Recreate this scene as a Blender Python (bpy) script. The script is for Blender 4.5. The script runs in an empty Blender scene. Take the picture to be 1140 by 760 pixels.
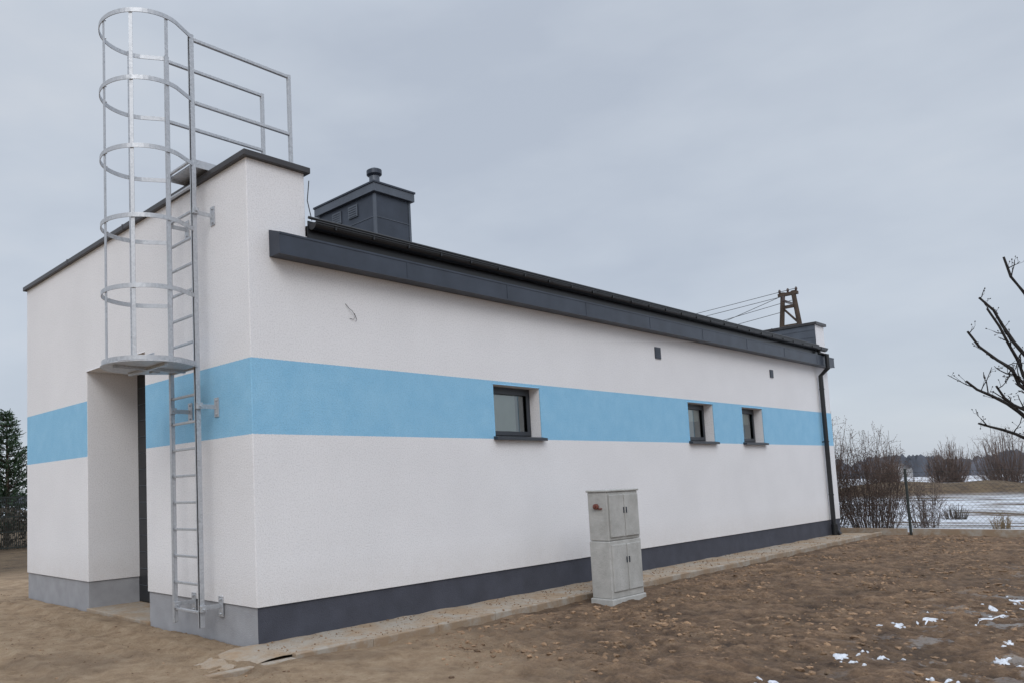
import bpy, bmesh, math, random
import numpy as np
from mathutils import Vector, Matrix, noise
random.seed(7); np.random.seed(7)
S=bpy.context.scene
S.view_settings.view_transform='Standard'; S.view_settings.look='None'; S.view_settings.exposure=0

# ---------------------------------------------------------------- helpers
def link(o,parent=None):
    S.collection.objects.link(o)
    if parent: o.parent=parent
    return o
def empty(name,loc=(0,0,0)):
    e=bpy.data.objects.new(name,None); e.location=loc; S.collection.objects.link(e); return e
def mesh(name,v,f,mats,parent=None,smooth=False,fm=None,bevel=0,loc=None):
    m=bpy.data.meshes.new(name); m.from_pydata([tuple(p) for p in v],[],f)
    if not isinstance(mats,(list,tuple)): mats=[mats]
    for k in mats: m.materials.append(k)
    if fm: m.polygons.foreach_set('material_index',fm)
    if smooth: m.polygons.foreach_set('use_smooth',[True]*len(m.polygons))
    m.update()
    o=bpy.data.objects.new(name,m)
    if loc: o.location=loc
    link(o,parent)
    if bevel:
        b=o.modifiers.new('b','BEVEL'); b.width=bevel; b.segments=2; b.limit_method='ANGLE'; b.angle_limit=math.radians(50)
    return o
BF=[(0,3,2,1),(4,5,6,7),(0,1,5,4),(1,2,6,5),(2,3,7,6),(3,0,4,7)]
class MB:
    def __init__(s): s.v=[];s.f=[];s.m=[]
    def box(s,a,b,mi=0):
        x0,y0,z0=a;x1,y1,z1=b;n=len(s.v)
        s.v+=[(x0,y0,z0),(x1,y0,z0),(x1,y1,z0),(x0,y1,z0),(x0,y0,z1),(x1,y0,z1),(x1,y1,z1),(x0,y1,z1)]
        s.f+=[tuple(n+i for i in q) for q in BF]; s.m+=[mi]*6
    def quad(s,*p,mi=0):
        n=len(s.v); s.v+=list(p); s.f.append(tuple(range(n,n+len(p)))); s.m.append(mi)
    def tube(s,pts,rad,n=6,mi=0,cap=True):
        pts=[Vector(p) for p in pts]
        if not isinstance(rad,(list,tuple)): rad=[rad]*len(pts)
        base=len(s.v)
        for i,p in enumerate(pts):
            d=(pts[min(i+1,len(pts)-1)]-pts[max(i-1,0)])
            if d.length<1e-9: d=Vector((0,0,1))
            d.normalize()
            r=Vector((0,0,1)) if abs(d.z)<.9 else Vector((1,0,0))
            u=d.cross(r).normalized(); w=d.cross(u)
            for k in range(n):
                a=2*math.pi*k/n
                s.v.append(tuple(p+rad[i]*(math.cos(a)*u+math.sin(a)*w)))
        for i in range(len(pts)-1):
            for k in range(n):
                a=base+i*n+k;b=base+i*n+(k+1)%n
                s.f.append((a,b,b+n,a+n)); s.m.append(mi)
        if cap:
            s.f.append(tuple(base+k for k in range(n))[::-1]); s.m.append(mi)
            e=base+(len(pts)-1)*n
            s.f.append(tuple(e+k for k in range(n))); s.m.append(mi)
    def obj(s,name,mats,parent=None,**k):
        return mesh(name,s.v,s.f,mats,parent,fm=s.m,**k)

# ---------------------------------------------------------------- materials
def mat(name):
    m=bpy.data.materials.new(name); m.use_nodes=True
    nt=m.node_tree; b=nt.nodes['Principled BSDF']
    return m,nt,b
def N(nt,t,**k):
    n=nt.nodes.new(t)
    for a,v in k.items():
        if a in n.inputs: n.inputs[a].default_value=v
        else: setattr(n,a,v)
    return n
def pos(nt):
    return nt.nodes.new('ShaderNodeNewGeometry').outputs['Position']
def noi(nt,scale,detail=4,rough=.55,vec=None):
    n=nt.nodes.new('ShaderNodeTexNoise'); n.inputs['Scale'].default_value=scale
    n.inputs['Detail'].default_value=detail; n.inputs['Roughness'].default_value=rough
    nt.links.new(vec if vec else pos(nt),n.inputs['Vector']); return n.outputs['Fac']
def ramp(nt,fac,stops):
    r=nt.nodes.new('ShaderNodeValToRGB'); e=r.color_ramp.elements
    while len(e)<len(stops): e.new(.5)
    for i,(p,c) in enumerate(stops):
        e[i].position=p; e[i].color=(c,c,c,1) if isinstance(c,(int,float)) else (*c,1)
    nt.links.new(fac,r.inputs['Fac']); return r.outputs['Color']
def mix(nt,fac,a,b,mode='MIX'):
    n=nt.nodes.new('ShaderNodeMix'); n.data_type='RGBA'; n.blend_type=mode
    for sock,val in ((n.inputs[0],fac),(n.inputs[6],a),(n.inputs[7],b)):
        if isinstance(val,(int,float)): sock.default_value=val
        elif isinstance(val,tuple): sock.default_value=(*val,1)
        else: nt.links.new(val,sock)
    return n.outputs[2]
def mth(nt,op,a,b=None,c=None):
    n=nt.nodes.new('ShaderNodeMath'); n.operation=op
    for i,v in enumerate((a,b,c)):
        if v is None: continue
        if isinstance(v,(int,float)): n.inputs[i].default_value=v
        else: nt.links.new(v,n.inputs[i])
    return n.outputs[0]
def bump(nt,b,h,strength,dist=.01):
    n=nt.nodes.new('ShaderNodeBump'); n.inputs['Strength'].default_value=strength; n.inputs['Distance'].default_value=dist
    nt.links.new(h,n.inputs['Height']); nt.links.new(n.outputs[0],b.inputs['Normal'])
def simple(name,col,rough=.6,metal=0,var=.15,scale=6,bs=0,bscale=60,bd=.004):
    m,nt,b=mat(name)
    f=noi(nt,scale,3)
    c=ramp(nt,f,[(.3,tuple(x*(1-var) for x in col)),(.7,tuple(min(1,x*(1+var)) for x in col))])
    nt.links.new(c,b.inputs['Base Color']); b.inputs['Roughness'].default_value=rough; b.inputs['Metallic'].default_value=metal
    if bs: bump(nt,b,noi(nt,bscale,3),bs,bd)
    return m

# stucco with blue band
m_wall,nt,b=mat('white_stucco')
g=nt.nodes.new('ShaderNodeNewGeometry'); sx=nt.nodes.new('ShaderNodeSeparateXYZ'); nt.links.new(g.outputs['Position'],sx.inputs[0])
z=sx.outputs['Z']
edge=mth(nt,'ADD',z,mth(nt,'MULTIPLY',mth(nt,'SUBTRACT',noi(nt,40,2),.5),.016))
band=mth(nt,'MULTIPLY',mth(nt,'GREATER_THAN',edge,2.225),mth(nt,'LESS_THAN',edge,3.05))
# only outer faces carry the band (reveals stay white)
outer=mth(nt,'MAXIMUM',mth(nt,'LESS_THAN',sx.outputs['X'],.004),mth(nt,'LESS_THAN',sx.outputs['Y'],.004))
band=mth(nt,'MULTIPLY',band,outer)
big=noi(nt,.8,4,.6)
white=mix(nt,ramp(nt,big,[(.35,0.0),(.65,1.0)]),(.79,.785,.80),(.83,.825,.84))
blue=mix(nt,ramp(nt,noi(nt,3.2,5,.7),[(.36,0.0),(.64,1.0)]),(.255,.535,.765),(.30,.58,.80))
c=mix(nt,band,white,blue)
fine=noi(nt,55,3,.75)
grain=ramp(nt,fine,[(.34,.84),(.52,1.0)])
c=mix(nt,1.0,c,grain,'MULTIPLY')
low=mth(nt,'MULTIPLY',mth(nt,'SUBTRACT',1.0,mth(nt,'MINIMUM',1.0,mth(nt,'DIVIDE',mth(nt,'SUBTRACT',z,.4),.45))),noi(nt,7,4,.7))
c=mix(nt,mth(nt,'MULTIPLY',low,.32),c,(.42,.34,.26))
nt.links.new(c,b.inputs['Base Color']); b.inputs['Roughness'].default_value=.9
bump(nt,b,noi(nt,62,3,.75),.55,.010)

m_plg=simple('grey_plinth_render',(.33,.335,.355),.85,0,.10,4,.6,70,.008)
m_pld=simple('anthracite_plinth_render',(.055,.059,.078),.8,0,.16,3,.6,70,.008)
m_met=simple('anthracite_sheet_metal',(.048,.058,.078),.4,.35,.18,3,.05,4,.01)
m_metl=simple('anthracite_sheet_metal_light',(.105,.12,.145),.4,.35,.15,3,.05,4,.01)
m_cope=simple('brown_grey_coping_metal',(.055,.053,.056),.4,.3,.15,4)
m_gut=simple('black_gutter',(.012,.013,.015),.35,0,.1,4)
m_frame=simple('anthracite_window_frame',(.028,.033,.042),.4,0,.1,4)
m_roof=simple('roof_membrane',(.06,.06,.065),.7,0,.2,2)
m_int=simple('interior_plaster',(.62,.64,.60),.9,0,.1,2)
m_door=simple('anthracite_door_panel',(.022,.024,.028),.4,.1,.15,3)
m_wood=simple('weathered_pole_wood',(.060,.042,.030),.9,0,.3,5,.4,30,.01)
m_wire=simple('dark_wire',(.02,.02,.02),.5)
m_fence=simple('green_black_fence_paint',(.02,.026,.024),.5)
m_bark=simple('dark_bark',(.024,.021,.020),.9,0,.35,25,.5,60,.005)
m_twig=simple('brown_twigs',(.085,.055,.042),.9,0,.35,4)
m_twig2=simple('grey_brown_twigs',(.12,.085,.070),.9,0,.3,1)
m_needle=simple('pine_needles',(.028,.060,.026),.7,0,.5,3)
m_hedge=simple('dry_hedge_leaves',(.06,.045,.030),.8,0,.4,4)
m_tan=simple('dry_grass',(.24,.17,.09),.9,0,.3,4)
m_ceramic=simple('brown_insulator',(.06,.04,.035),.3)
m_far=simple('distant_woodland',(.12,.13,.155),1,0,.35,.08)  # blue-grey distance haze is put into this base colour
m_farw=simple('farmhouse_wall',(.36,.36,.36),.9)
m_red=simple('rusty_red_knob',(.16,.05,.035),.6,0,.3,20)

# galvanised steel
m_galv,nt,b=mat('galvanised_steel')
v=nt.nodes.new('ShaderNodeTexVoronoi'); v.inputs['Scale'].default_value=45; nt.links.new(pos(nt),v.inputs['Vector'])
c=mix(nt,v.outputs['Color'],(.38,.40,.425),(.58,.60,.63))
nt.links.new(mix(nt,ramp(nt,noi(nt,4,4),[(.35,0.0),(.65,.8)]),c,(.50,.52,.55)),b.inputs['Base Color'])
b.inputs['Metallic'].default_value=.5; b.inputs['Roughness'].default_value=.46

# glass
m_glass=bpy.data.materials.new('window_glass'); m_glass.use_nodes=True; nt=m_glass.node_tree; nt.nodes.clear()
o=N(nt,'ShaderNodeOutputMaterial'); gl=N(nt,'ShaderNodeBsdfGlossy'); gl.inputs['Roughness'].default_value=.02; gl.inputs['Color'].default_value=(.9,.95,.95,1)
tr=N(nt,'ShaderNodeBsdfTransparent'); tr.inputs['Color'].default_value=(.78,.85,.81,1)
fr=N(nt,'ShaderNodeFresnel'); fr.inputs['IOR'].default_value=1.7
ms=N(nt,'ShaderNodeMixShader'); nt.links.new(mth(nt,'ADD',fr.outputs[0],.16),ms.inputs[0]); nt.links.new(tr.outputs[0],ms.inputs[1]); nt.links.new(gl.outputs[0],ms.inputs[2]); nt.links.new(ms.outputs[0],o.inputs[0])

# concrete cabinet
m_conc,nt,b=mat('weathered_concrete')
n1=noi(nt,5,5,.65); c=ramp(nt,n1,[(.3,(.36,.355,.335)),(.5,(.43,.425,.405)),(.72,(.50,.495,.475))])
c=mix(nt,mth(nt,'MULTIPLY',mth(nt,'GREATER_THAN',noi(nt,28,4,.7),.64),.3),c,(.22,.215,.19))
nt.links.new(c,b.inputs['Base Color']); b.inputs['Roughness'].default_value=.92; bump(nt,b,noi(nt,45,5,.7),.6,.012)
m_kerb,nt,b=mat('kerb_concrete')
c=mix(nt,ramp(nt,noi(nt,2.5,5,.75),[(.40,0.0),(.56,1.0)]),(.36,.32,.27),(.29,.21,.14))
nt.links.new(c,b.inputs['Base Color']); b.inputs['Roughness'].default_value=.9; bump(nt,b,noi(nt,40,4,.7),.6,.015)
m_apron,nt,b=mat('sandy_concrete_apron')
c=mix(nt,ramp(nt,noi(nt,1.7,5,.7),[(.40,0.0),(.60,1.0)]),(.33,.235,.150),(.36,.315,.26))
c=mix(nt,ramp(nt,noi(nt,16,4,.75),[(.50,0.0),(.72,.5)]),c,(.18,.12,.075))
nt.links.new(c,b.inputs['Base Color']); b.inputs['Roughness'].default_value=.95; bump(nt,b,noi(nt,25,5,.7),.7,.02)

# terrain
m_gr,nt,b=mat('soil_and_snow')
g=nt.nodes.new('ShaderNodeNewGeometry'); sp=nt.nodes.new('ShaderNodeSeparateXYZ'); nt.links.new(g.outputs['Position'],sp.inputs[0])
X,Y,Z=sp.outputs
w=mth(nt,'MULTIPLY',mth(nt,'SUBTRACT',noi(nt,.8,3),.5),2.2)
def smooth(v,a,b_):
    n=nt.nodes.new('ShaderNodeMapRange'); n.interpolation_type='SMOOTHSTEP'
    n.inputs['From Min'].default_value=a; n.inputs['From Max'].default_value=b_; nt.links.new(v,n.inputs['Value']); return n.outputs[0]
soil=ramp(nt,noi(nt,4.5,6,.80),[(.30,(.060,.034,.019)),(.43,(.165,.098,.055)),(.56,(.285,.178,.102)),(.72,(.43,.295,.18))])
sand=ramp(nt,noi(nt,3.6,6,.78),[(.30,(.25,.165,.098)),(.46,(.42,.288,.175)),(.58,(.50,.36,.23)),(.75,(.60,.46,.31))])
fs=smooth(mth(nt,'ADD',mth(nt,'ADD',X,mth(nt,'MULTIPLY',w,.8)),mth(nt,'MULTIPLY',Y,-.9)),1.4,5.4)
near=mix(nt,fs,sand,soil)
near=mix(nt,mth(nt,'MULTIPLY',smooth(noi(nt,.55,4,.6),.50,.66),.38),near,(.085,.052,.032))
# relief shading painted into the soil by height: crests lighter, hollows darker
zc=smooth(Z,-.12,.04)
near=mix(nt,fs,near,mix(nt,1.0,near,ramp(nt,zc,[(.10,.50),(.5,.95),(.95,1.3)]),'MULTIPLY'))
yard=mth(nt,'MULTIPLY',smooth(mth(nt,'MULTIPLY',Y,-1),3.9,5.2),smooth(noi(nt,2.2,6,.68),.55,.62))
yard=mth(nt,'MULTIPLY',yard,smooth(X,1.0,4.5))
near=mix(nt,mth(nt,'MULTIPLY',yard,.55),near,(.50,.49,.48))
# field beyond fence
mp=nt.nodes.new('ShaderNodeMapping'); mp.inputs['Scale'].default_value=(.35,.07,.3); mp.inputs['Rotation'].default_value=(0,0,.35); nt.links.new(g.outputs['Position'],mp.inputs[0])
mp2=nt.nodes.new('ShaderNodeMapping'); mp2.inputs['Scale'].default_value=(1.9,.25,.6); mp2.inputs['Rotation'].default_value=(0,0,.35); nt.links.new(g.outputs['Position'],mp2.inputs[0])
sn=mth(nt,'ADD',mth(nt,'MULTIPLY',noi(nt,.5,5,.6,mp.outputs[0]),.55),mth(nt,'MULTIPLY',noi(nt,1.3,5,.7,mp2.outputs[0]),.47))
snow=smooth(sn,.435,.515)
snow=mth(nt,'MULTIPLY',snow,mth(nt,'SUBTRACT',1.0,smooth(Z,.30,.55)))
grass=ramp(nt,noi(nt,1.6,6,.75),[(.3,(.050,.033,.020)),(.5,(.13,.085,.045)),(.8,(.24,.17,.09))])
field=mix(nt,snow,grass,(.74,.77,.82))
fx=smooth(mth(nt,'ADD',X,mth(nt,'MULTIPLY',w,.2)),18.3,18.8)
c=mix(nt,fx,near,field)
fy=smooth(mth(nt,'ADD',Y,w),10,13)
c=mix(nt,mth(nt,'MULTIPLY',fy,mth(nt,'SUBTRACT',1.0,fx)),c,grass)
nt.links.new(c,b.inputs['Base Color']); b.inputs['Roughness'].default_value=.93
bump(nt,b,mth(nt,'ADD',noi(nt,13,6,.8),mth(nt,'MULTIPLY',noi(nt,55,3,.7),.35)),1.0,.09)

m_clod=simple('soil_clod',(.25,.158,.092),.95,0,.6,3.5,.9,40,.03)
m_snow=simple('old_snow',(.60,.62,.66),.6,0,.2,14,.6,40,.015)

# ---------------------------------------------------------------- ground
def axis(lo,hi,parts,g=1.13):
    out=[]
    for a,b_,s in parts: out+=list(np.arange(a,b_,s))
    out.append(parts[-1][1])
    s=parts[-1][2]; x=out[-1]
    while x<hi: s*=g; x+=s; out.append(x)
    s=parts[0][2]; x=out[0]; pre=[]
    while x>lo: s*=g; x-=s; pre.append(x)
    return pre[::-1]+out
xs=axis(-700,1200,[(-3.5,-.5,.045),(-.5,8,.045),(8,19,.11)])
ys=axis(-700,1200,[(-7,-.6,.045),(-.6,4,.07),(4,10,.14)])
def sst(v,a,b): t=min(1,max(0,(v-a)/(b-a))); return t*t*(3-2*t)
def gh(x,y):
    if x>19.5 or x<-10 or y<-15 or y>14:
        h=.10*noise.noise(Vector((x*.06,y*.06,3)))
    else: h=0
    if x>18.2:
        k=sst(x,18.2,24)
        h+=-.10*k
        d=((x-37)/5.5)**2+((y-1.5)/11)**2
        h+=.95*math.exp(-d)*k*(1+.4*noise.noise(Vector((x*.4,y*.4,1))))
        h+=.06*noise.noise(Vector((x*.5,y*.5,8)))*k
        far=sst(x,60,400); h-=far*2.0
        return h
    if -.70<y<7.2 and x>-.02:
        return -.08
    p=Vector((x,y,0))
    rough=sst(-y,.85,1.5)*sst(x-.6*y,.6,3.2)
    f=noise.fractal(p*1.1,.9,2.1,5)
    f2=noise.fractal(p*4.5+Vector((9,3,0)),.55,2.2,4)
    f3=noise.ridged_multi_fractal(p*2.6,.8,2.1,4,1,2)
    a=rough*(.034*f+.032*f2+.020*(f3-1.2))-.045*rough
    b_=(1-rough)*(.014*f+.012*f2)-(.012*(1-rough))
    # wheel ruts and tread ribs in front of the door
    if x<.9:
        for xc in (-.75,-2.15):
            dd=abs(x-xc-.10*math.sin(y*.5)+.35*(y<-1)*(-1-y))
            if dd<.22:
                k=(1-(dd/.22)**2)*(.7+.6*noise.noise(Vector((y*.9,xc,1))))*(1-rough)
                b_+=-.040*k+.014*k*math.sin(y*36+(x-xc)*18)
            elif dd<.34: b_+=.018*(1-rough)
    if y<-.74 and x>.2: a-=.05*math.exp(-((y+.83)/.20)**2)*sst(x,.2,1.2)*(1+.8*noise.noise(Vector((x*1.7,0,5))))
    return h+a+b_
nx,ny=len(xs),len(ys)
V=[(x,y,gh(x,y)) for y in ys for x in xs]
F=[(j*nx+i,j*nx+i+1,(j+1)*nx+i+1,(j+1)*nx+i) for j in range(ny-1) for i in range(nx-1)]
mesh('ground',V,F,m_gr,smooth=True)

ico=bmesh.new(); bmesh.ops.create_icosphere(ico,subdivisions=1,radius=1); iv=[v.co.copy() for v in ico.verts]; iff=[tuple(v.index for v in f.verts) for f in ico.faces]; ico.free()
def scatter(name,pts,mat_):
    v=[];f=[]
    for (x,y,zz,r,fl) in pts:
        n=len(v); a=random.random()*6.28; ca,sa=math.cos(a),math.sin(a); st=random.uniform(.7,1.6)
        for q in iv:
            k=random.uniform(.6,1.3)
            qx,qy,qz=q.x*k*r*st,q.y*k*r,q.z*k*r*fl
            v.append((x+qx*ca-qy*sa,y+qx*sa+qy*ca,zz+qz))
        f+=[tuple(n+i for i in t) for t in iff]
    return mesh(name,v,f,mat_)
pts=[]
while len(pts)<17000:
    x=random.uniform(-1,17.8); y=-.85-random.random()**1.15*8.5
    dn=noise.noise(Vector((x*.9,y*.9,4)))
    if dn+random.uniform(-.3,.3)<-.05: continue
    if 4.5<x<5.6 and -1.45<y<-.9: continue
    rough=sst(x-.6*y,.6,3.2)
    if random.random()>.15+.85*rough: continue
    r=.006+.036*random.random()**5
    r*=.45+.55*rough
    pts.append((x,y,gh(x,y)-r*.05,r,.6))
for i in range(1600):
    x=random.uniform(-4,-.05);y=random.uniform(-3,9); r=.004+.012*random.random()**4
    pts.append((x,y,gh(x,y)+r*.1,r,.7))
for i in range(1300):
    x=random.uniform(-.2,17);y=random.uniform(-.74,-.02); r=.004+.010*random.random()**3
    pts.append((x,y,(.036 if y<-.66 else .028)+r*.2,r,.7))
scatter('soil_clods',pts,m_clod)
def blob(mb,x,y,rx,ry,ang,th=.02):
    n=26; base=len(mb.v); sd=random.random()*50
    ca,sa=math.cos(ang),math.sin(ang)
    mb.v.append((x,y,gh(x,y)+th+.008))
    for ring,(k,zz) in enumerate(((.55,th+.004),(.88,th*.6),(1.0,-.03))):
        for i in range(n):
            a=6.2832*i/n
            rr=k*(1+.6*noise.noise(Vector((math.cos(a)*1.6+sd,math.sin(a)*1.6,0)))+.45*noise.noise(Vector((math.cos(a)*5+sd,math.sin(a)*5,3))))
            px,py=rx*rr*math.cos(a),ry*rr*math.sin(a)
            wx,wy=x+px*ca-py*sa,y+px*sa+py*ca
            mb.v.append((wx,wy,gh(wx,wy)+zz))
    for i in range(n):
        mb.f.append((base,base+1+i,base+1+(i+1)%n)); mb.m.append(0)
        for r in range(2):
            a=base+1+r*n+i;b_=base+1+r*n+(i+1)%n
            mb.f.append((a,a+n,b_+n,b_)); mb.m.append(0)
sn=MB()
for x,y,rx,ry in [(3.2,-4.45,.13,.05),(3.38,-4.72,.07,.035),(2.95,-4.62,.04,.025),(1.93,-4.37,.05,.035),(5.0,-4.43,.12,.04),(5.5,-4.6,.16,.035),(5.95,-5.05,.2,.05),(6.4,-5.3,.28,.06),(6.9,-5.3,.2,.05),(6.8,-4.9,.2,.04),(4.6,-5.4,.12,.04),(3.7,-5.5,.14,.05),(7.6,-5.0,.12,.04),(2.7,-5.35,.06,.03)]:
    blob(sn,x,y,rx,ry,random.uniform(-.5,.5),.006)
    for k in range(3):
        blob(sn,x+random.gauss(0,rx*1.6),y+random.gauss(0,ry*2.5),random.uniform(.012,.035),random.uniform(.008,.02),random.random()*3,.005)
sn.obj('snow_patches',m_snow,smooth=True)

# apron & kerb
apr=MB()
nxp=220
ax=[-1.0+18.6*i/nxp for i in range(nxp+1)]; ay=[-.67,-.5,-.34,-.18,-.02,.03]
for yy in ay:
    for xx in ax: apr.v.append((xx,yy,.026+.012*noise.fractal(Vector((xx*2,yy*3,1)),.8,2,4)-.08*(1-sst(xx+.15*noise.noise(Vector((yy*3,2,0))),-.8,-.25))))
for j in range(len(ay)-1):
    for i in range(nxp):
        a=j*(nxp+1)+i; apr.f.append((a,a+1,a+nxp+2,a+nxp+1)); apr.m.append(0)
apr.obj('pavement_apron',m_apron,smooth=True)
kb=MB(); x=-1.05
while x<18.0:
    dz=random.uniform(-.004,.004)-(.03 if x<-.9 else 0); dy=random.uniform(-.005,.005)
    kb.box((x,-.745+dy,-.2),(min(x+.997,18.0),-.655+dy,.034+dz)); x+=1.0
kb.obj('kerb',m_kerb,bevel=.012)

# ---------------------------------------------------------------- building
B=empty('utility_building')
L=17.5; W=7.0; P=.8; PR=16.9; ZT=5.3; ZE=4.52
zs=[.4,2.25,3.0,3.49,ZE,ZT]
wins=[(4.04,5.13),(9.8,10.85),(12.18,13.22)]
xg=[0,P,4.04,5.13,9.8,10.85,12.18,13.22,PR,L]
yg=[0,2.5,4.4,W]
wb=MB()
D=.18
for i in range(len(xg)-1):
    for j in range(len(zs)-1):
        x0,x1,z0,z1=xg[i],xg[i+1],zs[j],zs[j+1]
        if (x0,x1) in wins and z0==2.25: continue
        if z0==ZE and P<=x0<PR: continue
        wb.quad((x0,0,z0),(x1,0,z0),(x1,0,z1),(x0,0,z1))
        wb.quad((x1,W,z0),(x0,W,z0),(x0,W,z1),(x1,W,z1))
for i in range(len(yg)-1):
    for j in range(len(zs)-1):
        y0,y1,z0,z1=yg[i],yg[i+1],zs[j],zs[j+1]
        wb.quad((L,y0,z0),(L,y1,z0),(L,y1,z1),(L,y0,z1))
        if y0==2.5 and z0<3.4: continue
        wb.quad((0,y1,z0),(0,y0,z0),(0,y0,z1),(0,y1,z1))
for (a,b_) in wins:
    wb.quad((b_,0,2.25),(b_,D+.1,2.25),(b_,D+.1,3.0),(b_,0,3.0))
    wb.quad((a,D+.1,2.25),(a,0,2.25),(a,0,3.0),(a,D+.1,3.0))
    wb.quad((a,0,3.0),(b_,0,3.0),(b_,D+.1,3.0),(a,D+.1,3.0))
    wb.quad((a,D+.1,2.25),(b_,D+.1,2.25),(b_,0,2.25),(a,0,2.25))
def q2(p0,p1,p2,p3): wb.quad(p0,p1,p2,p3)
for j in range(3):
    z0,z1=zs[j],zs[j+1]
    q2((0,4.4,z0),(P,4.4,z0),(P,4.4,z1),(0,4.4,z1))
    q2((P,2.5,z0),(0,2.5,z0),(0,2.5,z1),(P,2.5,z1))
q2((0,2.5,3.49),(P,2.5,3.49),(P,4.4,3.49),(0,4.4,3.49))
q2((0,0,ZT),(P,0,ZT),(P,W,ZT),(0,W,ZT)); q2((PR,0,ZT),(L,0,ZT),(L,W,ZT),(PR,W,ZT))
q2((P,0,ZE),(P,W,ZE),(P,W,ZT),(P,0,ZT))
wo=wb.obj('stucco_walls',m_wall,B)
bm=bmesh.new(); bm.from_mesh(wo.data); bmesh.ops.remove_doubles(bm,verts=bm.verts,dist=.0005); bm.to_mesh(wo.data); bm.free()
bv=wo.modifiers.new('b','BEVEL'); bv.width=.010; bv.segments=2; bv.limit_method='ANGLE'; bv.angle_limit=math.radians(50)
rp=MB(); rp.box((PR-.02,.004,ZE-.2),(PR-.002,W-.01,ZT-.002))
for k in range(4): rp.box((PR-.03,.01,ZE+.05+k*.19),(PR-.02,W-.02,ZE+.065+k*.19))
rp.obj('rear_parapet_cladding',m_metl,B)
pl=MB(); r=.018
def pw(p0,p1,mi):
    (x0,y0),(x1,y1)=p0,p1; pl.quad((x0,y0,-.3),(x1,y1,-.3),(x1,y1,.402),(x0,y0,.402),mi=mi)
pw((r,r),(L-r,r),1); pw((L-r,r),(L-r,W-r),0); pw((L-r,W-r),(r,W-r),0); pw((r,W-r),(r,4.4+r),0); pw((r,4.4+r),(P,4.4+r),0); pw((P,2.5-r),(r,2.5-r),0); pw((r,2.5-r),(r,r),0)
pl.obj('plinth',[m_plg,m_pld],B)
dr=MB(); dr.box((.002,.002,.397),(L-.002,r+.003,.4025)); dr.box((.002,r+.004,.397),(r+.003,2.498,.4025)); dr.box((.002,4.402,.397),(r+.003,W-.002,.4025))
dr.obj('drip_edge',m_metl,B)
d=MB(); d.box((P+.03,2.3,-.05),(P+.08,4.6,3.7)); zz=.03
while zz<3.45:
    d.box((P,2.47,zz),(P+.03,4.43,min(3.49,zz+.235)));  zz+=.25
d.obj('sectional_door',m_door,B,bevel=.006)
th=MB(); th.box((-.02,2.47,-.1),(P+.05,4.43,.02)); th.obj('door_threshold',m_apron,B,bevel=.01)
dl=MB()
zz=.27
while zz<3.4: dl.box((P-.001,2.5,zz+.0),(P+.006,4.4,zz+.009)); zz+=.25
dl.obj('door_panel_joints',m_metl,B)
def coping(name,x0,x1,y0,y1):
    c=MB(); o=.055
    c.box((x0-o,y0-o,ZT-.035),(x1+o,y1+o,ZT+.035)); c.obj(name,m_cope,B,bevel=.006)
    s=MB(); y=y0+1.0
    while y<y1: s.box((x0-o-.004,y,ZT-.038),(x1+o+.004,y+.03,ZT+.040)); y+=2.0
    s.obj(name+'_joints',m_cope,B)
coping('front_coping',0,P,0,W); coping('rear_coping',PR,L,0,W)
bc=MB(); bc.box((P+.06,W-.3,5.0),(PR-.06,W+.05,5.12)); bc.obj('back_eave_trim',m_cope,B)
bw=MB(); bw.box((P+.001,W-.2,ZE-.05),(PR-.03,W-.001,5.0)); bw.obj('back_upper_wall',m_wall,B)
rf=MB(); rf.quad((P,-.02,ZE+.12),(PR-.02,-.02,ZE+.12),(PR-.02,W-.2,5.03),(P,W-.2,5.03)); rf.quad((P,-.02,ZE-.03),(PR-.02,-.02,ZE-.03),(PR-.02,-.02,ZE+.12),(P,-.02,ZE+.12))
rf.obj('roof',m_roof,B)
fx0,fx1=.28,17.42; oy=-.20
prof=[(0-.001,4.19),(oy,4.19),(oy,4.42),(oy+.012,4.432),(-.001,4.50)]
fa=MB(); n=len(prof)
for x in (fx0,fx1):
    for (y,z_) in prof: fa.v.append((x,y,z_))
for i in range(n-1): fa.f.append((i,i+n,i+1+n,i+1)); fa.m.append(0)
fa.f.append(tuple(range(n))); fa.f.append(tuple(range(2*n-1,n-1,-1))); fa.m+=[0,0]
fa.obj('eave_fascia',m_met,B)
sm=MB(); x=fx0+1.95
while x<fx1-.3:
    sm.box((x,oy-.004,4.188),(x+.022,oy+.03,4.424)); x+=2.0
sm.box((fx0-.002,oy-.006,4.405),(fx1+.002,oy+.0,4.428)); sm.box((fx0-.002,oy-.006,4.182),(fx1+.002,oy+.0,4.20))
sm.obj('fascia_seams',m_met,B)
gu=MB(); K=10; R=.075; cy,cz=-.10,4.655
for x in (P+.02,PR+.25):
    for rr in (R,R-.006):
        for i in range(K+1):
            a=math.pi+math.pi*i/K; gu.v.append((x,cy+rr*math.cos(a),cz+rr*math.sin(a)))
H=K+1
for i in range(K):
    gu.f.append((i,i+1,2*H+i+1,2*H+i)); gu.f.append((H+i,3*H+i,3*H+i+1,H+i+1)); gu.m+=[0,0]
gu.f.append(tuple(range(H))); gu.f.append(tuple(range(2*H,3*H))[::-1]); gu.m+=[0,0]
gu.tube([(P+.02,cy-R,cz),(PR+.25,cy-R,cz)],.010,8)
x=P+.3
while x<PR: gu.box((x,cy-R-.004,cz-.05),(x+.025,cy+.08,cz+.012)); x+=.6
gu.box((P+.01,-.035,4.47),(PR+.02,-.0215,4.70))
gu.tube([(P+.01,-.05,4.735),(PR,-.05,4.735)],.018,8)
gu.obj('gutter',m_gut,B,smooth=False)
dp=MB(); px=16.72
dp.tube([(px,cy,4.58),(px,cy,4.50),(px,-.27,4.44),(px,-.27,4.12),(px,-.09,3.95),(px,-.09,.35),(px,-.10,.20),(px,-.22,.05)],.052,14)
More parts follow.
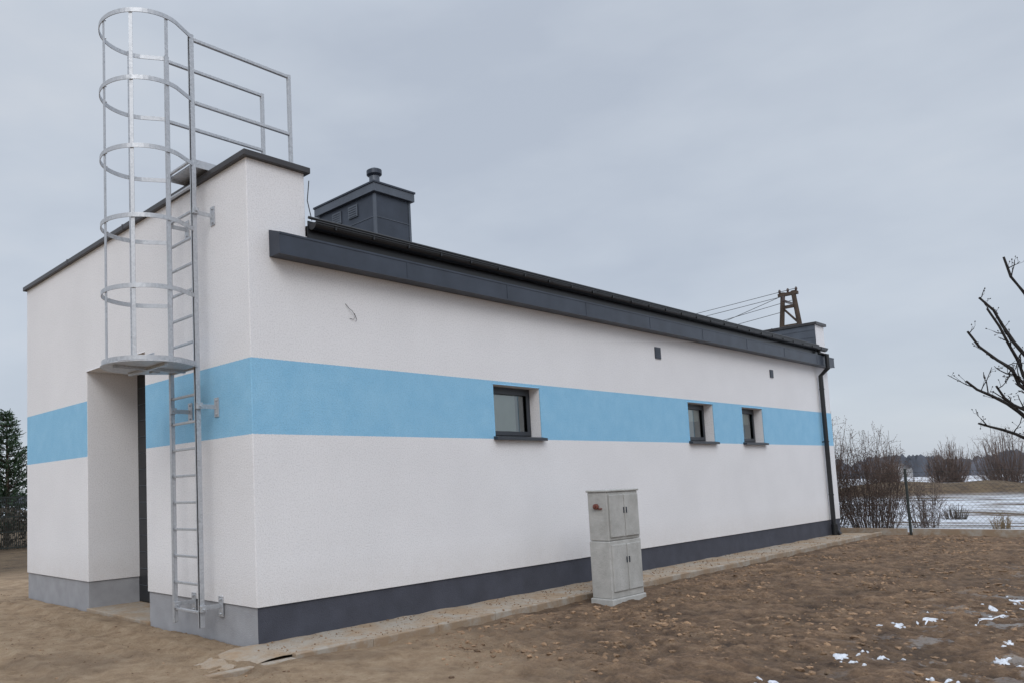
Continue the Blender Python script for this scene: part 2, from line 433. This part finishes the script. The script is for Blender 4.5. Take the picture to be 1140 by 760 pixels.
for zz in (3.6,2.3,1.0): dp.tube([(px,-.09,zz),(px,-.09,zz+.03)],.060,14); 
dp.box((px-.02,-.09,2.3),(px+.02,-.001,2.33)); dp.tube([(px,-.10,.0),(px,-.10,.30)],.075,14)
o=dp.obj('downpipe',m_gut,B,smooth=False)
for i,(a,b_) in enumerate(wins):
    w=MB(); y=D; fw=.055
    z0,z1=2.252,2.998
    w.box((a,y,z0),(a+fw,y+.07,z1)); w.box((b_-fw,y,z0),(b_,y+.07,z1)); w.box((a+fw,y,z0),(b_-fw,y+.07,z0+fw)); w.box((a+fw,y,z1-fw),(b_-fw,y+.07,z1))
    sx0,sx1,sz0,sz1=a+fw-.012,b_-fw+.012,z0+fw-.012,z1-fw+.012; sw=.06; ys_=y-.016
    w.box((sx0,ys_,sz0),(sx0+sw,y-.001,sz1)); w.box((sx1-sw,ys_,sz0),(sx1,y-.001,sz1)); w.box((sx0+sw,ys_,sz0),(sx1-sw,y-.001,sz0+sw)); w.box((sx0+sw,ys_,sz1-sw),(sx1-sw,y-.001,sz1))
    w.obj('window_frame_%d'%(i+1),m_frame,B,bevel=.003)
    gmb=MB(); gmb.quad((sx0,y+.02,sz0),(sx1,y+.02,sz0),(sx1,y+.02,sz1),(sx0,y+.02,sz1)); gmb.obj('window_glass_%d'%(i+1),m_glass,B)
    im=MB(); 
    ry=1.6; rx0,rx1=a-.4,b_+.9; rz0,rz1=1.6,3.4
    im.quad((rx0,ry,rz0),(rx1,ry,rz0),(rx1,ry,rz1),(rx0,ry,rz1)); im.quad((rx1,y+.1,rz0),(rx1,ry,rz0),(rx1,ry,rz1),(rx1,y+.1,rz1)); im.quad((rx0,y+.1,rz0),(rx0,ry,rz0),(rx0,ry,rz1),(rx0,y+.1,rz1))
    im.quad((rx0,y+.1,rz0),(rx1,y+.1,rz0),(rx1,ry,rz0),(rx0,ry,rz0)); im.quad((rx0,y+.1,rz1),(rx1,y+.1,rz1),(rx1,ry,rz1),(rx0,ry,rz1))
    im.obj('room_interior_%d'%(i+1),m_int,B)
    bl=MB()
    if i==0: bl.quad((a+.08,y+.085,z0+.05),(b_-.26,y+.085,z0+.05),(b_-.26,y+.085,z1-.05),(a+.08,y+.085,z1-.05))
    else: bl.quad((a+.08,y+.085,z0+.42),(b_-.08,y+.085,z0+.42),(b_-.08,y+.085,z1-.05),(a+.08,y+.085,z1-.05))
    bl.obj('window_blind_%d'%(i+1),m_int,B)
    s=MB()
    s.v+=[(a-.03,-.075,2.205),(b_+.05,-.075,2.205),(b_+.05,-.075,2.245),(a-.03,-.075,2.245),(a-.03,-.002,2.21),(b_+.05,-.002,2.21),(b_+.05,-.002,2.262),(a-.03,-.002,2.262)]
    s.f+=[(0,1,2,3),(3,2,6,7),(0,4,5,1),(0,3,7,4),(1,5,6,2)]; s.m+=[0]*5
    s.box((a+.002,-.002,2.2505),(b_-.002,D,2.263))
    s.obj('window_sill_%d'%(i+1),m_frame,B)
for i,(x,z_,s_) in enumerate([(8.8,3.85,.10),(13.9,3.82,.085)]):
    v=MB(); v.box((x-s_,-.018,z_-s_*1.05),(x+s_,-.001,z_+s_*1.05))
    for k in range(5): v.box((x-s_*.8,-.024,z_-s_*.8+k*s_*.36),(x+s_*.8,-.018,z_-s_*.8+k*s_*.36+.012))
    v.obj('wall_vent_%d'%(i+1),m_met,B,bevel=.002)
# chimney
C=MB(); cx0,cx1,cy0,cy1=3.36,4.12,1.56,2.92; ct=6.12
C.box((cx0,cy0,4.5),(cx1,cy1,ct),0)
for k in range(1,4):
    zz=4.75+k*.33
    C.box((cx0-.008,cy0-.008,zz),(cx1+.008,cy1+.008,zz+.012),1)
C.box((cx0-.012,cy0-.012,4.5),(cx0+.03,cy0+.03,ct-.01),1); C.box((cx1-.03,cy0-.012,4.5),(cx1+.012,cy0+.03,ct-.01),1); C.box((cx0-.012,cy1-.03,4.5),(cx0+.03,cy1+.012,ct-.01),1)
C.box((cx0-.06,cy0-.06,ct),(cx1+.06,cy1+.06,ct+.13),1)
C.box((cx0-.075,cy0-.075,ct+.13),(cx1+.075,cy1+.075,ct+.16),0)
for yy in (1.95,2.35):
    C.box((cx0-.02,yy,ct-.27),(cx0-.001,yy+.22,ct-.07),1)
    for k in range(5): C.box((cx0-.026,yy+.02,ct-.255+k*.037),(cx0-.02,yy+.20,ct-.245+k*.037),0)
C.tube([(3.74,1.95,ct+.1),(3.74,1.95,ct+.50)],.085,18,1); C.tube([(3.74,1.95,ct+.46),(3.74,1.95,ct+.49),(3.74,1.95,ct+.56),(3.74,1.95,ct+.60)],[.085,.125,.125,.05],18,0)
C.obj('roof_chimney',[m_met,m_metl],B,bevel=.004)
lw=MB(); lw.tube([(P+.08,-.02,4.72),(P+.03,-.01,4.95),(P+.07,.0,5.2)],.006,5); lw.tube([(P+.08,-.03,4.75),(P+.4,-.03,4.72)],.008,5)
lw.tube([(1.36,-.004,3.80),(1.41,-.02,3.74),(1.44,-.03,3.72),(1.50,-.02,3.66),(1.47,-.015,3.62),(1.42,-.005,3.63)],.003,5)
lw.tube([(1.50,-.003,3.70),(1.52,-.02,3.62),(1.50,-.02,3.60)],.003,5)
lw.obj('loose_cables',m_wire,B)

# ---------------------------------------------------------------- ladder
LD=empty('caged_roof_ladder'); lx=-.25; ya,yb=.70,1.30; ym=1.0; zt=6.92
l=MB()
for y in (ya,yb): l.box((lx-.03,y-.012,.16),(lx+.03,y+.012,zt)); l.box((lx-.03,y-.012,.16),(lx-.024,y+.03 if y==ya else y-.03,zt))
l.obj('side_rails',m_galv,LD,bevel=.003)
ru=MB(); zz=.32
while zz<5.45: ru.box((lx-.016,ya+.01,zz-.014),(lx+.016,yb-.01,zz+.014)); zz+=.30
ru.obj('rungs',m_galv,LD,bevel=.005)
ccx,cr=-.70,.48
def cp(a,r=cr): return (ccx-r*math.cos(a),ym+r*math.sin(a))
path=[(lx,ya)]+[cp(math.radians(a)) for a in range(-112,113,7)]+[(lx,yb)]
hoops=[3.06+i*(zt-.03-3.06)/5 for i in range(6)]
h=MB()
for hz in hoops:
    base=len(h.v); hh=.024; th=.005
    for i,p in enumerate(path):
        a=Vector(path[max(i-1,0)]);b_=Vector(path[min(i+1,len(path)-1)]); t=(b_-a).normalized(); nrm=Vector((t.y,-t.x))
        for sg,zz in ((1,-hh),(1,hh),(-1,hh),(-1,-hh)):
            h.v.append((p[0]+nrm.x*th*sg,p[1]+nrm.y*th*sg,hz+zz))
    for i in range(len(path)-1):
        for k in range(4):
            a=base+i*4+k;b_=base+i*4+(k+1)%4; h.f.append((a,b_,b_+4,a+4)); h.m.append(0)
h.obj('cage_hoops',m_galv,LD)
cb=MB()
for ang in (-96,-48,0,48,96):
    x,y=cp(math.radians(ang),cr-.012); a=math.radians(ang)
    t=Vector((math.sin(a),math.cos(a)))*.02; nn=Vector((-math.cos(a),math.sin(a)))*.004
    pp=[Vector((x,y))+t+nn,Vector((x,y))-t+nn,Vector((x,y))-t-nn,Vector((x,y))+t-nn]
    n0=len(cb.v); cb.v+=[(p.x,p.y,3.05) for p in pp]+[(p.x,p.y,zt) for p in pp]
    cb.f+=[tuple(n0+i for i in q) for q in BF]; cb.m+=[0]*6
    for hz in hoops:
        q=Vector((x,y))-nn*3; cb.tube([(q.x,q.y,hz),(q.x-nn.x*4,q.y-nn.y*4,hz)],.008,6)
cb.obj('cage_bars',m_galv,LD)
ht=MB(); pth=[(lx+.03,ya)]+[cp(math.radians(a),cr+.02) for a in range(-112,113,7)]+[(lx+.03,yb)]
n=len(pth); ht.v=[(p[0],p[1],3.02) for p in pth]+[(p[0],p[1],3.028) for p in pth]
ht.f=[tuple(range(n))[::-1],tuple(range(n,2*n))]+[(i,(i+1)%n,n+(i+1)%n,n+i) for i in range(n)]; ht.m=[0]*len(ht.f)
ht.box((-1.1,.96,2.99),(-.25,1.0,3.019)); ht.box((-.72,.56,2.99),(-.68,.96,3.018)); ht.box((-.72,1.0,2.99),(-.68,1.44,3.018))
ht.box((-.62,1.02,2.98),(-.54,1.12,3.019))
ht.tube([(-.7,.85,3.03),(-.7,.85,3.16),(-.7,1.0,3.16),(-.7,1.0,3.03)],.012,8)
ht.obj('cage_hatch',m_galv,LD)
br=MB()
for z_ in (.36,2.58,4.80):
    for y in (ya,yb):
        br.box((lx,y+.013,z_-.02),(-.012,y+.02,z_+.03)); br.box((-.014,y-.04,z_-.11),(-.002,y+.05,z_+.11))
        br.box((lx-.035,y-.05,z_-.03),(lx+.035,y-.013,z_+.04))
        for dz in (-.08,.08): br.tube([(-.014,y,z_+dz),(-.03,y,z_+dz)],.012,6)
        br.tube([(lx,y-.05,z_),(lx,y-.07,z_)],.012,6)
br.obj('wall_brackets',m_galv,LD,bevel=.002)
hr=MB(); xe=1.12
for y in (ya,yb):
    yy=y-.0
    for zz in (6.86,6.10): hr.box((lx+.03,yy-.018,zz-.02),(xe,yy+.018,zz+.02))
    hr.box((xe,yy-.022,4.75),(xe+.044,yy+.022,6.885))
    hr.box((xe-.1,yy-.06,4.74),(xe+.14,yy+.06,4.75))
hr.obj('parapet_handrails',m_galv,LD,bevel=.004)
st=MB(); st.box((lx+.03,ya+.02,5.38),(.95,yb-.02,5.405)); 
k=lx+.08
while k<.93: st.box((k,ya+.02,5.405),(k+.006,yb-.02,5.425)); k+=.06
st.box((lx+.03,ya+.012,5.34),(.95,ya+.02,5.43)); st.box((lx+.03,yb-.02,5.34),(.95,yb-.012,5.43))
st.obj('step_over_platform',m_galv,LD)

# ---------------------------------------------------------------- cabinet
CB=empty('concrete_electrical_cabinet',(4.65,-1.32,0))
c=MB(); w,dp_,hgt=.80,.30,1.46
c.box((-.02,-.02,-.15),(w+.02,dp_+.02,.03)); c.box((0,0,.03),(w,dp_,.78)); c.box((0.006,.006,.785),(w-.006,dp_-.006,1.43)); c.box((-.012,-.012,1.43),(w+.012,dp_+.012,1.46))
o=c.obj('body',m_conc,CB,bevel=.012)
dd=MB()
for z0,z1 in ((.12,.73),(.83,1.39)):
    for x0,x1 in ((.04,.39),(.41,.76)):
        dd.box((x0,-.018,z0),(x1,.004,z1)); 
dd.obj('doors',m_conc,CB,bevel=.006)
hd=MB()
for z0 in (.52,1.18):
    hd.box((.365,-.032,z0-.04),(.375,-.019,z0+.04)); hd.box((.43,-.032,z0-.04),(.44,-.019,z0+.04))
hd.obj('handles',m_met,CB)
kn=MB(); kn.tube([(0,.16,1.24),(-.03,.16,1.24),(-.035,.16,1.24)],[.038,.038,.025],14); kn.box((-.012,.08,1.20),(.008,.13,1.22))
kn.tube([(-.03,.16,1.24),(-.06,.16,1.24)],.015,8)
kn.obj('side_socket',m_red,CB)

# ---------------------------------------------------------------- fence right
FN=empty('chain_link_fence'); fxp=18.1
p=MB(); yy=-13.83
while yy<12: p.tube([(fxp,yy,-.2),(fxp,yy,1.58)],.03,8); yy+=2.5
p.obj('posts',m_fence,FN)
wv=MB()
for zz in (.15,.8,1.48): wv.tube([(fxp+.03,-14,zz),(fxp+.03,12,zz)],.0035,3)
s=.11; y=-14
while y<12:
    for sg in (1,-1):
        y0=y if sg==1 else y+1.35
        wv.tube([(fxp+.03,y0,.13),(fxp+.03,y0+sg*1.35,1.48)],.0018,3,cap=False)
    y+=s
wv.obj('mesh_wires',m_fence,FN)
pk=MB(); yy=-13.8
while yy<12: pk.box((fxp-.02,yy+.04,-.2),(fxp+.03,yy+2.43,.12)); yy+=2.5
pk.obj('base_planks',m_kerb,FN,bevel=.006)
FL=empty('panel_fence'); p=MB(); fy_=20.5
x=-24
while x<18:
    p.box((x-.03,fy_-.03,-.2),(x+.03,fy_+.03,1.85)); x+=2.5
x=-24
while x<18: p.box((x-.011,fy_-.006,.05),(x+.011,fy_+.006,1.80)); x+=.06
for zz in (.08,.6,1.1,1.74): p.box((-24,fy_-.010,zz),(18,fy_+.010,zz+.035))
p.obj('panels',m_fence,FL)

# ---------------------------------------------------------------- pole
PO=empty('utility_pole',(34.0,6.6,0)); p=MB()
p.tube([(-.25,-1.35,-.3),(0,-.22,9.9)],[.16,.10],10); p.tube([(.25,1.35,-.3),(0,.22,9.9)],[.16,.10],10)
for zz,hw in ((8.3,.46),(9.2,.36),(6.5,.6)):
    p.box((-.06,-hw,zz-.07),(.06,hw,zz+.07))
p.box((-.10,-.42,9.72),(.10,.42,9.86)); 
p.tube([(0,-.42,8.3),(0,.3,9.2)],.05,6)
p.obj('timber_a_frame',m_wood,PO)
p=MB()
for y in (-.36,0,.36): p.tube([(0,y,9.86),(0,y,9.95),(0,y,9.99),(0,y,10.06)],[.03,.06,.06,.03],8)
p.box((-.7,-.05,9.35),(.7,.05,9.43))
for x in (-.6,.6): p.tube([(x,0,9.43),(x,0,9.6)],.05,8)
p.obj('insulators',m_ceramic,PO)
p=MB()
def wire(a,b_,sag,r=.013):
    a=Vector(a);b_=Vector(b_); pt=[]
    for i in range(21):
        t=i/20; q=a.lerp(b_,t); q.z-=sag*4*t*(1-t); pt.append(q)
    p.tube(pt,r,4,cap=False)
wire((-.6,0,9.6),(-1.6,55,9.6),1.0); wire((0,-.36,10.0),(-1.0,55,10.0),1.0); wire((.6,0,9.6),(0.6,55,9.6),1.6); wire((0,.36,9.0),(0,55,8.2),1.2)
wire((0,-.3,9.9),(-3.2,22,4.2),.3)
p.obj('overhead_wires',m_wire,PO)

# ---------------------------------------------------------------- vegetation
def rv(s=1): return Vector((random.gauss(0,s),random.gauss(0,s),random.gauss(0,s)))
def limb(mb,a,b_,r0,r1,jit,seg=9,twigs=0,tl=.3,sides=6,depth=1):
    a=Vector(a);b_=Vector(b_); L_=(b_-a).length; pts=[];rad=[]; off=Vector((0,0,0))
    for i in range(seg+1):
        t=i/seg
        if 0<i: off+=rv(jit*L_/seg)
        pts.append(a.lerp(b_,t)+off+Vector((0,0,math.sin(t*math.pi)*-.04*L_))); rad.append(r0+(r1-r0)*t)
    mb.tube(pts,rad,sides)
    d0=(b_-a).normalized()
    for k in range(twigs):
        t=.15+.85*(k+random.random())/twigs; i=min(int(t*seg),seg-1); q=pts[i].lerp(pts[i+1],t*seg-i)
        d=(d0*.5+rv(.55)+Vector((0,0,.35))).normalized()
        ll=tl*random.uniform(.3,1.2)*(1.1-.5*t); rr=max(.0025,rad[i]*.45)
        if depth>0: limb(mb,q,q+d*ll,rr,max(.003,rr*.5),jit*1.3,4,int(2+ll*7),tl*.35,4,depth-1)
        else:
            e=q+d*ll; mb.tube([q,q.lerp(e,.5)+rv(.01),e-(e-q)*.08,e,e+d*.012],[rr,rr*.7,rr*.7,max(.0085,rr*.9),.003],4)
    return pts
tb=(9.35,-6.06,0)
ft=MB()
limb(ft,(0,0,-.1),(.02,.05,1.5),.13,.10,.04,6)
T0=Vector((.02,.05,1.45))
def W2(x,y,z): return Vector((x-tb[0],y-tb[1],z))
for tgt,r in [((7.80,-4.74,2.66),.045),((7.80,-4.72,2.12),.038),((8.05,-5.02,3.9),.045),((7.85,-4.85,3.38),.042),((8.4,-5.3,4.3),.045),((7.95,-4.95,2.95),.034),((8.1,-5.0,3.6),.036),((8.0,-5.0,2.4),.034)]:
    limb(ft,T0+rv(.03),W2(*tgt),r,.013,.15,12,13,.42,6,1)
for k in range(9):
    a=random.uniform(-2.6,.9); limb(ft,T0+rv(.03),T0+Vector((math.cos(a)*random.uniform(.8,1.7),math.sin(a)*random.uniform(.8,1.7),random.uniform(.8,2.6))),.045,.010,.14,10,9,.45,6,1)
o=ft.obj('bare_fruit_tree',m_bark,loc=tb)

def bush(name,loc,w_,h_,n,mt,r=.012,tw=9,twl=.7,sub=1):
    mb=MB()
    for k in range(n):
        a=random.random()*6.28; q=random.random()**.5
        bx,by=math.cos(a)*w_*.22*q,math.sin(a)*w_*.22*q
        e=Vector((math.cos(a)*w_*.5*q,math.sin(a)*w_*.5*q,h_*(1-.45*q*q)*random.uniform(.75,1.0)))
        limb(mb,(bx,by,-.2),e,r,r*.35,.12,6,tw,twl,3,0 if sub==0 else 1)
    return mb.obj(name,mt,loc=loc)
bush('bare_shrub',(20.1,1.4,-.1),2.6,3.7,120,m_twig,.012,8,.75)
bush('bare_shrub',(20.4,.1,-.1),2.1,3.0,95,m_twig,.010,8,.65)
bush('bare_shrub',(21.5,-.9,-.1),1.2,1.8,34,m_twig2,.009,7,.5)
bush('bare_shrub',(24,3.2,-.1),2.8,3.6,40,m_twig2,.015,8,.9)
bush('bare_shrub',(48,1.6,-.1),3.2,4.0,100,m_twig2,.026,8,.9)
bush('bare_shrub',(52,-1.4,-.1),4.0,4.4,110,m_twig,.026,8,1.0)
bush('bare_shrub',(99,15,-.8),4.6,5.4,120,m_twig2,.05,8,1.1)
bush('bare_shrub',(110,24,-.8),5,5.0,80,m_twig2,.06,8,1.1)
bush('dry_grass_tuft',(21,-2.6,-.1),.5,.5,60,m_tan,.008,3,.15,0)
bush('dry_grass_tuft',(26,-.6,-.1),.9,.5,60,m_hedge,.012,3,.2,0)
bush('dry_grass_tuft',(33,-4.3,.1),1.4,.9,70,m_twig,.015,4,.3,0)

def pine(loc,h_,r0):
    mb=MB(); mb.tube([(0,0,-.1),(0.03,0,h_*.5),(0,0,h_*.98)],[.11,.07,.015],8,0)
    zz=.5
    while zz<h_-.1:
        t=zz/h_; R_=r0*(1-t)**.75*random.uniform(.8,1.1)+.08
        nb=9
        for k in range(nb):
            a=6.2832*k/nb+random.random(); rr=R_*random.uniform(.65,1.12)
            d=Vector((math.cos(a),math.sin(a),random.uniform(.15,.5))).normalized()
            p0=Vector((0,0,zz)); p1=p0+d*rr
            mb.tube([p0,p0.lerp(p1,.5)-Vector((0,0,.03)),p1],[.02,.013,.006],4,0)
            ns=int(10+rr*30)
            for j in range(ns):
                q=p0.lerp(p1,random.uniform(.2,1.03))+rv(.05)
                dd=(d+rv(.6)+Vector((0,0,.3))).normalized(); ll=random.uniform(.10,.2)
                sd=dd.cross(rv(1)).normalized()*random.uniform(.012,.03)
                mb.quad(q-sd,q+sd,q+dd*ll+sd*.3,q+dd*ll-sd*.3,mi=1)
        zz+=random.uniform(.16,.26)
    return mb.obj('pine_tree',[m_wood,m_needle],loc=loc)
pine((4.9,24.0,0),5.0,1.7); pine((3.0,24.6,0),4.4,1.6); pine((0.6,26,0),5.6,1.9)
hg=MB()
for k in range(9000):
    x=random.uniform(-10,10); q=Vector((x,22+random.gauss(0,.35),random.random()**.8*(1.25+.35*noise.noise(Vector((x*.8,0,0))))))
    d=rv(1).normalized()*.07; e=rv(1).normalized()*.05
    hg.quad(q-d,q+e,q+d,q-e)
hg.obj('hedge',m_hedge)
# distant woodland: many slender ragged crowns
dw=MB()
for k in range(9000):
    th=random.uniform(-.35,1.9); R_=random.uniform(330,430)
    hh=4.2+3.5*noise.noise(Vector((th*14,0,0)))+2.5*noise.noise(Vector((th*60,5,0)))+random.gauss(0,.7)
    x,y=-4+R_*math.cos(th),-7+R_*math.sin(th)
    ww=random.uniform(.6,1.6); tx,ty=-math.sin(th)*ww,math.cos(th)*ww
    dw.quad((x-tx,y-ty,-4),(x+tx,y+ty,-4),(x+tx*1.1,y+ty*1.1,hh*.6),(x+tx*.6,y+ty*.6,hh*.9),(x,y,hh),(x-tx*.7,y-ty*.7,hh*.86),(x-tx,y-ty,hh*.5))
dw.obj('distant_treeline',m_far)
hs=MB(); hs.box((0,0,-3),(9,7,1.6)); hs.quad((-.4,-.4,1.6),(9.4,-.4,1.6),(9.4,3.5,3.4),(-.4,3.5,3.4),mi=1); hs.quad((-.4,3.5,3.4),(9.4,3.5,3.4),(9.4,7.4,1.6),(-.4,7.4,1.6),mi=1); hs.quad((0,0,1.6),(0,7,1.6),(0,3.5,3.3)); 
hs.obj('farmhouse',[m_farw,m_cope],loc=(310,72,0))

# ---------------------------------------------------------------- world & sun
W_=bpy.data.worlds.new('World'); S.world=W_; W_.use_nodes=True; nt=W_.node_tree; nt.nodes.clear()
out=N(nt,'ShaderNodeOutputWorld'); bg=N(nt,'ShaderNodeBackground')
sky=nt.nodes.new('ShaderNodeTexSky'); sky.sky_type='NISHITA'; sky.sun_disc=False; sky.sun_elevation=math.radians(36); sky.sun_rotation=math.radians(224)
tc=nt.nodes.new('ShaderNodeTexCoord'); sp=nt.nodes.new('ShaderNodeSeparateXYZ'); nt.links.new(tc.outputs['Generated'],sp.inputs[0])
mp=nt.nodes.new('ShaderNodeMapping'); mp.inputs['Scale'].default_value=(1,1,2.6); mp.inputs['Rotation'].default_value=(0,.25,.3); nt.links.new(tc.outputs['Generated'],mp.inputs[0])
cl=noi(nt,1.9,5,.52,mp.outputs[0])
cc=ramp(nt,cl,[(.32,(.495,.55,.64)),(.50,(.585,.64,.72)),(.68,(.68,.715,.77))])
gr=nt.nodes.new('ShaderNodeMapRange'); gr.interpolation_type='SMOOTHSTEP'; gr.inputs['From Min'].default_value=.50; gr.inputs['From Max'].default_value=1.0; gr.inputs['To Min'].default_value=1.0; gr.inputs['To Max'].default_value=3.2
nt.links.new(sp.outputs['Z'],gr.inputs['Value'])
vm=nt.nodes.new('ShaderNodeVectorMath'); vm.operation='SCALE'; nt.links.new(cc,vm.inputs[0]); nt.links.new(gr.outputs[0],vm.inputs['Scale'])
vs=nt.nodes.new('ShaderNodeVectorMath'); vs.operation='SCALE'; nt.links.new(sky.outputs[0],vs.inputs[0]); vs.inputs['Scale'].default_value=.10
nt.links.new(mix(nt,.10,vm.outputs[0],vs.outputs[0]),bg.inputs['Color']); bg.inputs['Strength'].default_value=1.0
nt.links.new(bg.outputs[0],out.inputs[0])
sl=bpy.data.lights.new('sun','SUN'); sl.energy=1.05; sl.angle=math.radians(30); sl.color=(1,.98,.96)
so=bpy.data.objects.new('sun',sl); link(so)
dirv=Vector((.60,.62,-.62)); so.rotation_euler=dirv.to_track_quat('-Z','Y').to_euler(); so.location=(-20,-20,30)

# ---------------------------------------------------------------- camera
cd=bpy.data.cameras.new('camera'); co=bpy.data.objects.new('camera',cd); link(co)
fwd=Vector((.6643,.7426,.0876)).normalized(); up=Vector((-.0295,-.0906,.9954)); right=fwd.cross(up).normalized(); up=right.cross(fwd)
M=Matrix((right,up,-fwd)).transposed().to_4x4(); M.translation=Vector((-4.66,-7.05,1.6)); co.matrix_world=M
cd.sensor_width=36; cd.lens=27.69; cd.shift_x=.1412; cd.shift_y=.0754; cd.clip_start=.1; cd.clip_end=3000
S.camera=co
